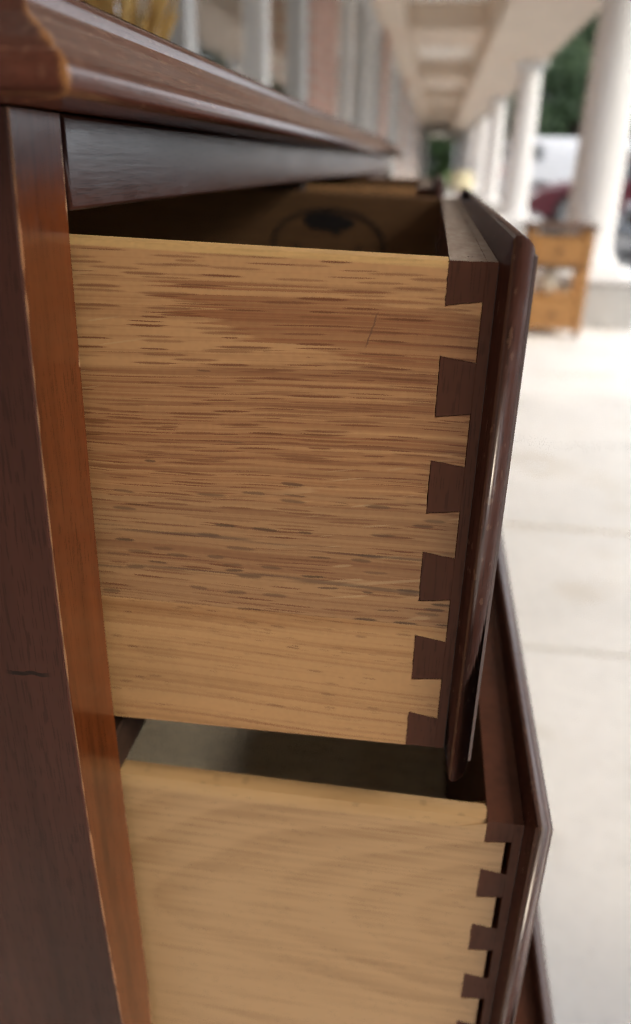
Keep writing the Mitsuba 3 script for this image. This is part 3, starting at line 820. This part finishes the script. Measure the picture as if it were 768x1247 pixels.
def van(label, x, y, L=5.2, W=1.95, H=1.92):
    """tail towards -x"""
    c = thing('parked_car', label, 'car', 'cars parked in the lot')
    z0 = -.12
    wb = (1.15, L - .85)
    arch = lambda cx: [(cx + .40 * math.cos(t), max(.28, .35 + .40 * math.sin(t))) for t in np.linspace(math.pi, 0, 9)]
    out = np.array([(.0, .45), (.05, .28)] + arch(wb[0]) + arch(wb[1]) + [(L - .08, .30), (L, .50), (L - .02, .95), (L - .12, 1.08), (L - .85, 1.26), (L - 1.55, H - .06), (L - 1.9, H), (.30, H), (.12, H - .10), (.02, 1.2)])
    rings = []
    for f, ins in ((-1, .06), (-.97, .02), (-.9, 0), (.9, 0), (.97, .02), (1, .06)):
        o = out.copy()
        o[:, 0] = L / 2 + (o[:, 0] - L / 2) * (1 - ins * .3)
        o[:, 1] = .8 + (o[:, 1] - .8) * np.where(o[:, 1] > .8, 1 - ins, 1)
        wid = np.where(o[:, 1] > 1.25, 1 - .13 * (o[:, 1] - 1.25) / (H - 1.25), 1)
        rings.append(np.stack([x + o[:, 0], y + f * W / 2 * wid, z0 + o[:, 1]], 1))
    put('body', loft(rings, flat=(0, 2)), 'car_white', c, smooth=35)
    for (xa, xb2, xt, xu) in ((L - 2.35, L - 1.15, L - 2.30, L - 1.62), (.55, 1.15, .60, 1.12)):
        for s in (-1, 1):
            ring = lambda off: [(x + px_, y + s * (W / 2 * (1 - .13 * (pz_ - 1.25) / (H - 1.25)) * .985 + off), z0 + pz_) for px_, pz_ in ((xa, 1.32), (xb2, 1.32), (xu, H - .20), (xt, H - .20))]
            put('window', loft([ring(-.01), ring(.022)], flat=(0, 2)), 'car_glass', c)
    put('rear_window', cbox((x - .02, y - .65, z0 + 1.28), (x + .10, y + .65, z0 + H - .28), .02), 'car_glass', c)
    put('bumper', cbox((x - .07, y - .9, z0 + .36), (x + .10, y + .9, z0 + .56), .03), 'trim_black', c)
    for s in (-1, 1):
        put('tail_light', cbox((x - .025, y + s * .86 - .06, z0 + .75), (x + .08, y + s * .86 + .06, z0 + 1.15), .02), 'tail_red', c)
        for cx in wb:
            w_ = lathe([(.22, -.10), (.33, -.10), (.355, -.08), (.355, .08), (.33, .10), (.22, .10)], 26)
            w_.apply_transform(trimesh.transformations.rotation_matrix(np.pi / 2, (1, 0, 0)))
            w_.apply_translation((x + cx, y + s * (W / 2 - .12), z0 + .357))
            k = put('wheel', w_, 'tyre', c, smooth=40)
            r_ = lathe([(.02, -.115), (.06, -.10), (.19, -.104), (.215, -.108), (.218, -.09)], 20)
            r_.apply_transform(trimesh.transformations.rotation_matrix(s * np.pi / 2, (1, 0, 0)))
            r_.apply_translation((x + cx, y + s * (W / 2 - .12), z0 + .357))
            put('rim', r_, 'wheel_metal', k, smooth=40)


van('tall white van parked tail first behind the dark red car', 1.95, 27.0)
car('dark red car nosed in towards the porch between two columns', 'car_maroon', 1.75, 17.2, False)
car('blue grey car partly hidden by the big right column', 'car_blue', 2.75, 12.0, False)

# ------------------------------------------------------------------ trees and shrubs
mat('bark', lambda p, n, uv: mi.Color3f(0.10, 0.075, 0.055) * (0.6 + 0.8 * fbm(p.x * 9, p.y * 9, p.z * 2)), 0.9, 0.2)
for nme, ca, cb in (('leaf_dark', (0.030, 0.058, 0.028), (0.062, 0.105, 0.045)), ('leaf_mid', (0.035, 0.075, 0.022), (0.07, 0.12, 0.035))):
    mat(nme, (lambda ca, cb: lambda p, n, uv: mix(ca, cb, cell_rand(dr.floor(p.x * 5), dr.floor(p.y * 5), dr.floor(p.z * 5))))(ca, cb), 0.55, 0.4)


def tree(name, label, cat, x, y, h, spread, nleaf, leaf, size, seed, trunk_h=.35, group=None):
    r = np.random.default_rng(seed)
    t = thing(name, label, cat, group)
    z0 = -.22
    th_ = h * trunk_h
    bend = np.array([r.uniform(-.3, .3), r.uniform(-.3, .3)])
    tr = [(x + bend[0] * s ** 2, y + bend[1] * s ** 2, z0 + h * .8 * s) for s in np.linspace(0, 1, 8)]
    put('trunk', tube(tr, np.linspace(.035 * h ** .9, .015, 8), 9), 'bark', t, smooth=50)
    lobes = []
    for i in range(44):
        u = r.uniform(0, 1) ** .8
        zc = th_ + (h - th_) * u
        rad = spread * math.sqrt(max(.08, 1 - (2 * u - .85) ** 2)) * r.uniform(.45, 1.0)
        an = r.uniform(0, 6.283)
        lobes.append((x + rad * math.cos(an), y + rad * math.sin(an), z0 + zc, r.uniform(.22, .42) * spread))
        s0 = np.array(tr[min(7, max(1, int(8 * (zc * .62) / (h * .8))))])
        e0 = np.array(lobes[-1][:3])
        if i < 14:
            put('limb', tube([s0, (s0 + e0) / 2 + (0, 0, .15 * spread * .3), e0], [.05 * spread * .4, .03 * spread * .4, .012], 6), 'bark', t, smooth=50)
    L = np.array(lobes)
    which = r.integers(0, len(L), nleaf)
    d = r.normal(size=(nleaf, 3))
    d /= np.linalg.norm(d, axis=1, keepdims=True)
    c = L[which, :3] + d * (L[which, 3] * r.uniform(.25, 1.05, nleaf) ** .5)[:, None] * (1, 1, .75)
    c = c[c[:, 2] > z0 + .1]
    nleaf = len(c)
    a_ = r.normal(size=(nleaf, 3))
    a_ /= np.linalg.norm(a_, axis=1, keepdims=True)
    b_ = np.cross(a_, r.normal(size=(nleaf, 3)))
    b_ /= np.linalg.norm(b_, axis=1, keepdims=True)
    s = size * r.uniform(.6, 1.3, (nleaf, 1))
    v = np.stack([c - a_ * s, c + b_ * s * .5, c + a_ * s, c - b_ * s * .5], 1).reshape(-1, 3)
    k = np.arange(nleaf)[:, None] * 4
    f = np.vstack([k + [0, 1, 2], k + [0, 2, 3]])
    put('crown', trimesh.Trimesh(v, f, process=False), leaf, t, kind='stuff')


tree('tree', 'tall dark green tree behind the parked cars, seen between two columns', 'tree', 5.4, 38, 13.0, 4.4, 8000, 'leaf_dark', .17, 1, .03)
tree('tree', 'slim dark tree just left of the tall one, seen under the porch beam', 'tree', 4.3, 41, 11.5, 2.8, 5000, 'leaf_dark', .15, 12, .03)
tree('tree', 'broad dark tree further right, behind the big column', 'tree', 13.0, 36, 12.0, 4.4, 26000, 'leaf_dark', .18, 2, .03)
tree('tree', 'mid green tree rising behind the dark one', 'tree', 8.5, 46, 15.0, 4.8, 6500, 'leaf_mid', .20, 3, .06)
tree('tree', 'dark tree at the far side of the lot, hidden in part by the columns', 'tree', 3.4, 52, 12.0, 3.6, 6000, 'leaf_dark', .18, 4, .03)
tree('shrub', 'rounded green shrub closing the far end of the walkway', 'shrub', .1, 56, 3.3, 1.6, 12000, 'leaf_mid', .12, 5, .05)
tree('tree', 'green tree beyond the far end of the walkway', 'tree', -2.2, 66, 9.5, 3.4, 16000, 'leaf_dark', .18, 6, .15)

for i, (sx_, sy_, sh) in enumerate(((3.2, 34.5, 2.9), (5.0, 35.2, 3.2), (7.1, 34.6, 2.8), (9.4, 35.0, 3.1), (4.1, 43.5, 4.6))):
    tree('shrub', ('leftmost dark shrub in the row behind the cars', 'second dark shrub from the left behind the cars', 'third dark shrub from the left behind the cars', 'fourth dark shrub from the left behind the cars',
         'tall dark shrub further back, between the two trees')[i], 'shrub', sx_, sy_, sh, 1.5, 9000, 'leaf_dark', .13, 20 + i, .04)

tree('tree', 'tall dark tree close behind the white van, its leaves against the porch beam', 'tree', 5.0, 33.5, 6.2, 2.6, 22000, 'leaf_dark', .14, 31, .03)

# unseen trees added round the lot to darken reflections and the low sky
for i, (tx_, ty_, th_2, sp_) in enumerate(((19, 14, 9, 3.6), (20, 3, 10, 4.0), (19, -9, 9, 3.8), (12, -19, 10, 4.2), (4, -22, 9, 3.8), (-3, -20, 8, 3.4))):
    tree('tree', ('tree on the right of the lot, out of view', 'large added tree on the right of the lot, out of view', 'unseen tree added at the right rear of the lot', 'unseen tree added at the rear of the lot', 'unseen tree added behind the porch end', 'unseen tree added behind the shop corner')[i],
         'tree', tx_, ty_, th_2, sp_, 12000, 'leaf_mid', .24, 50 + i, .06)
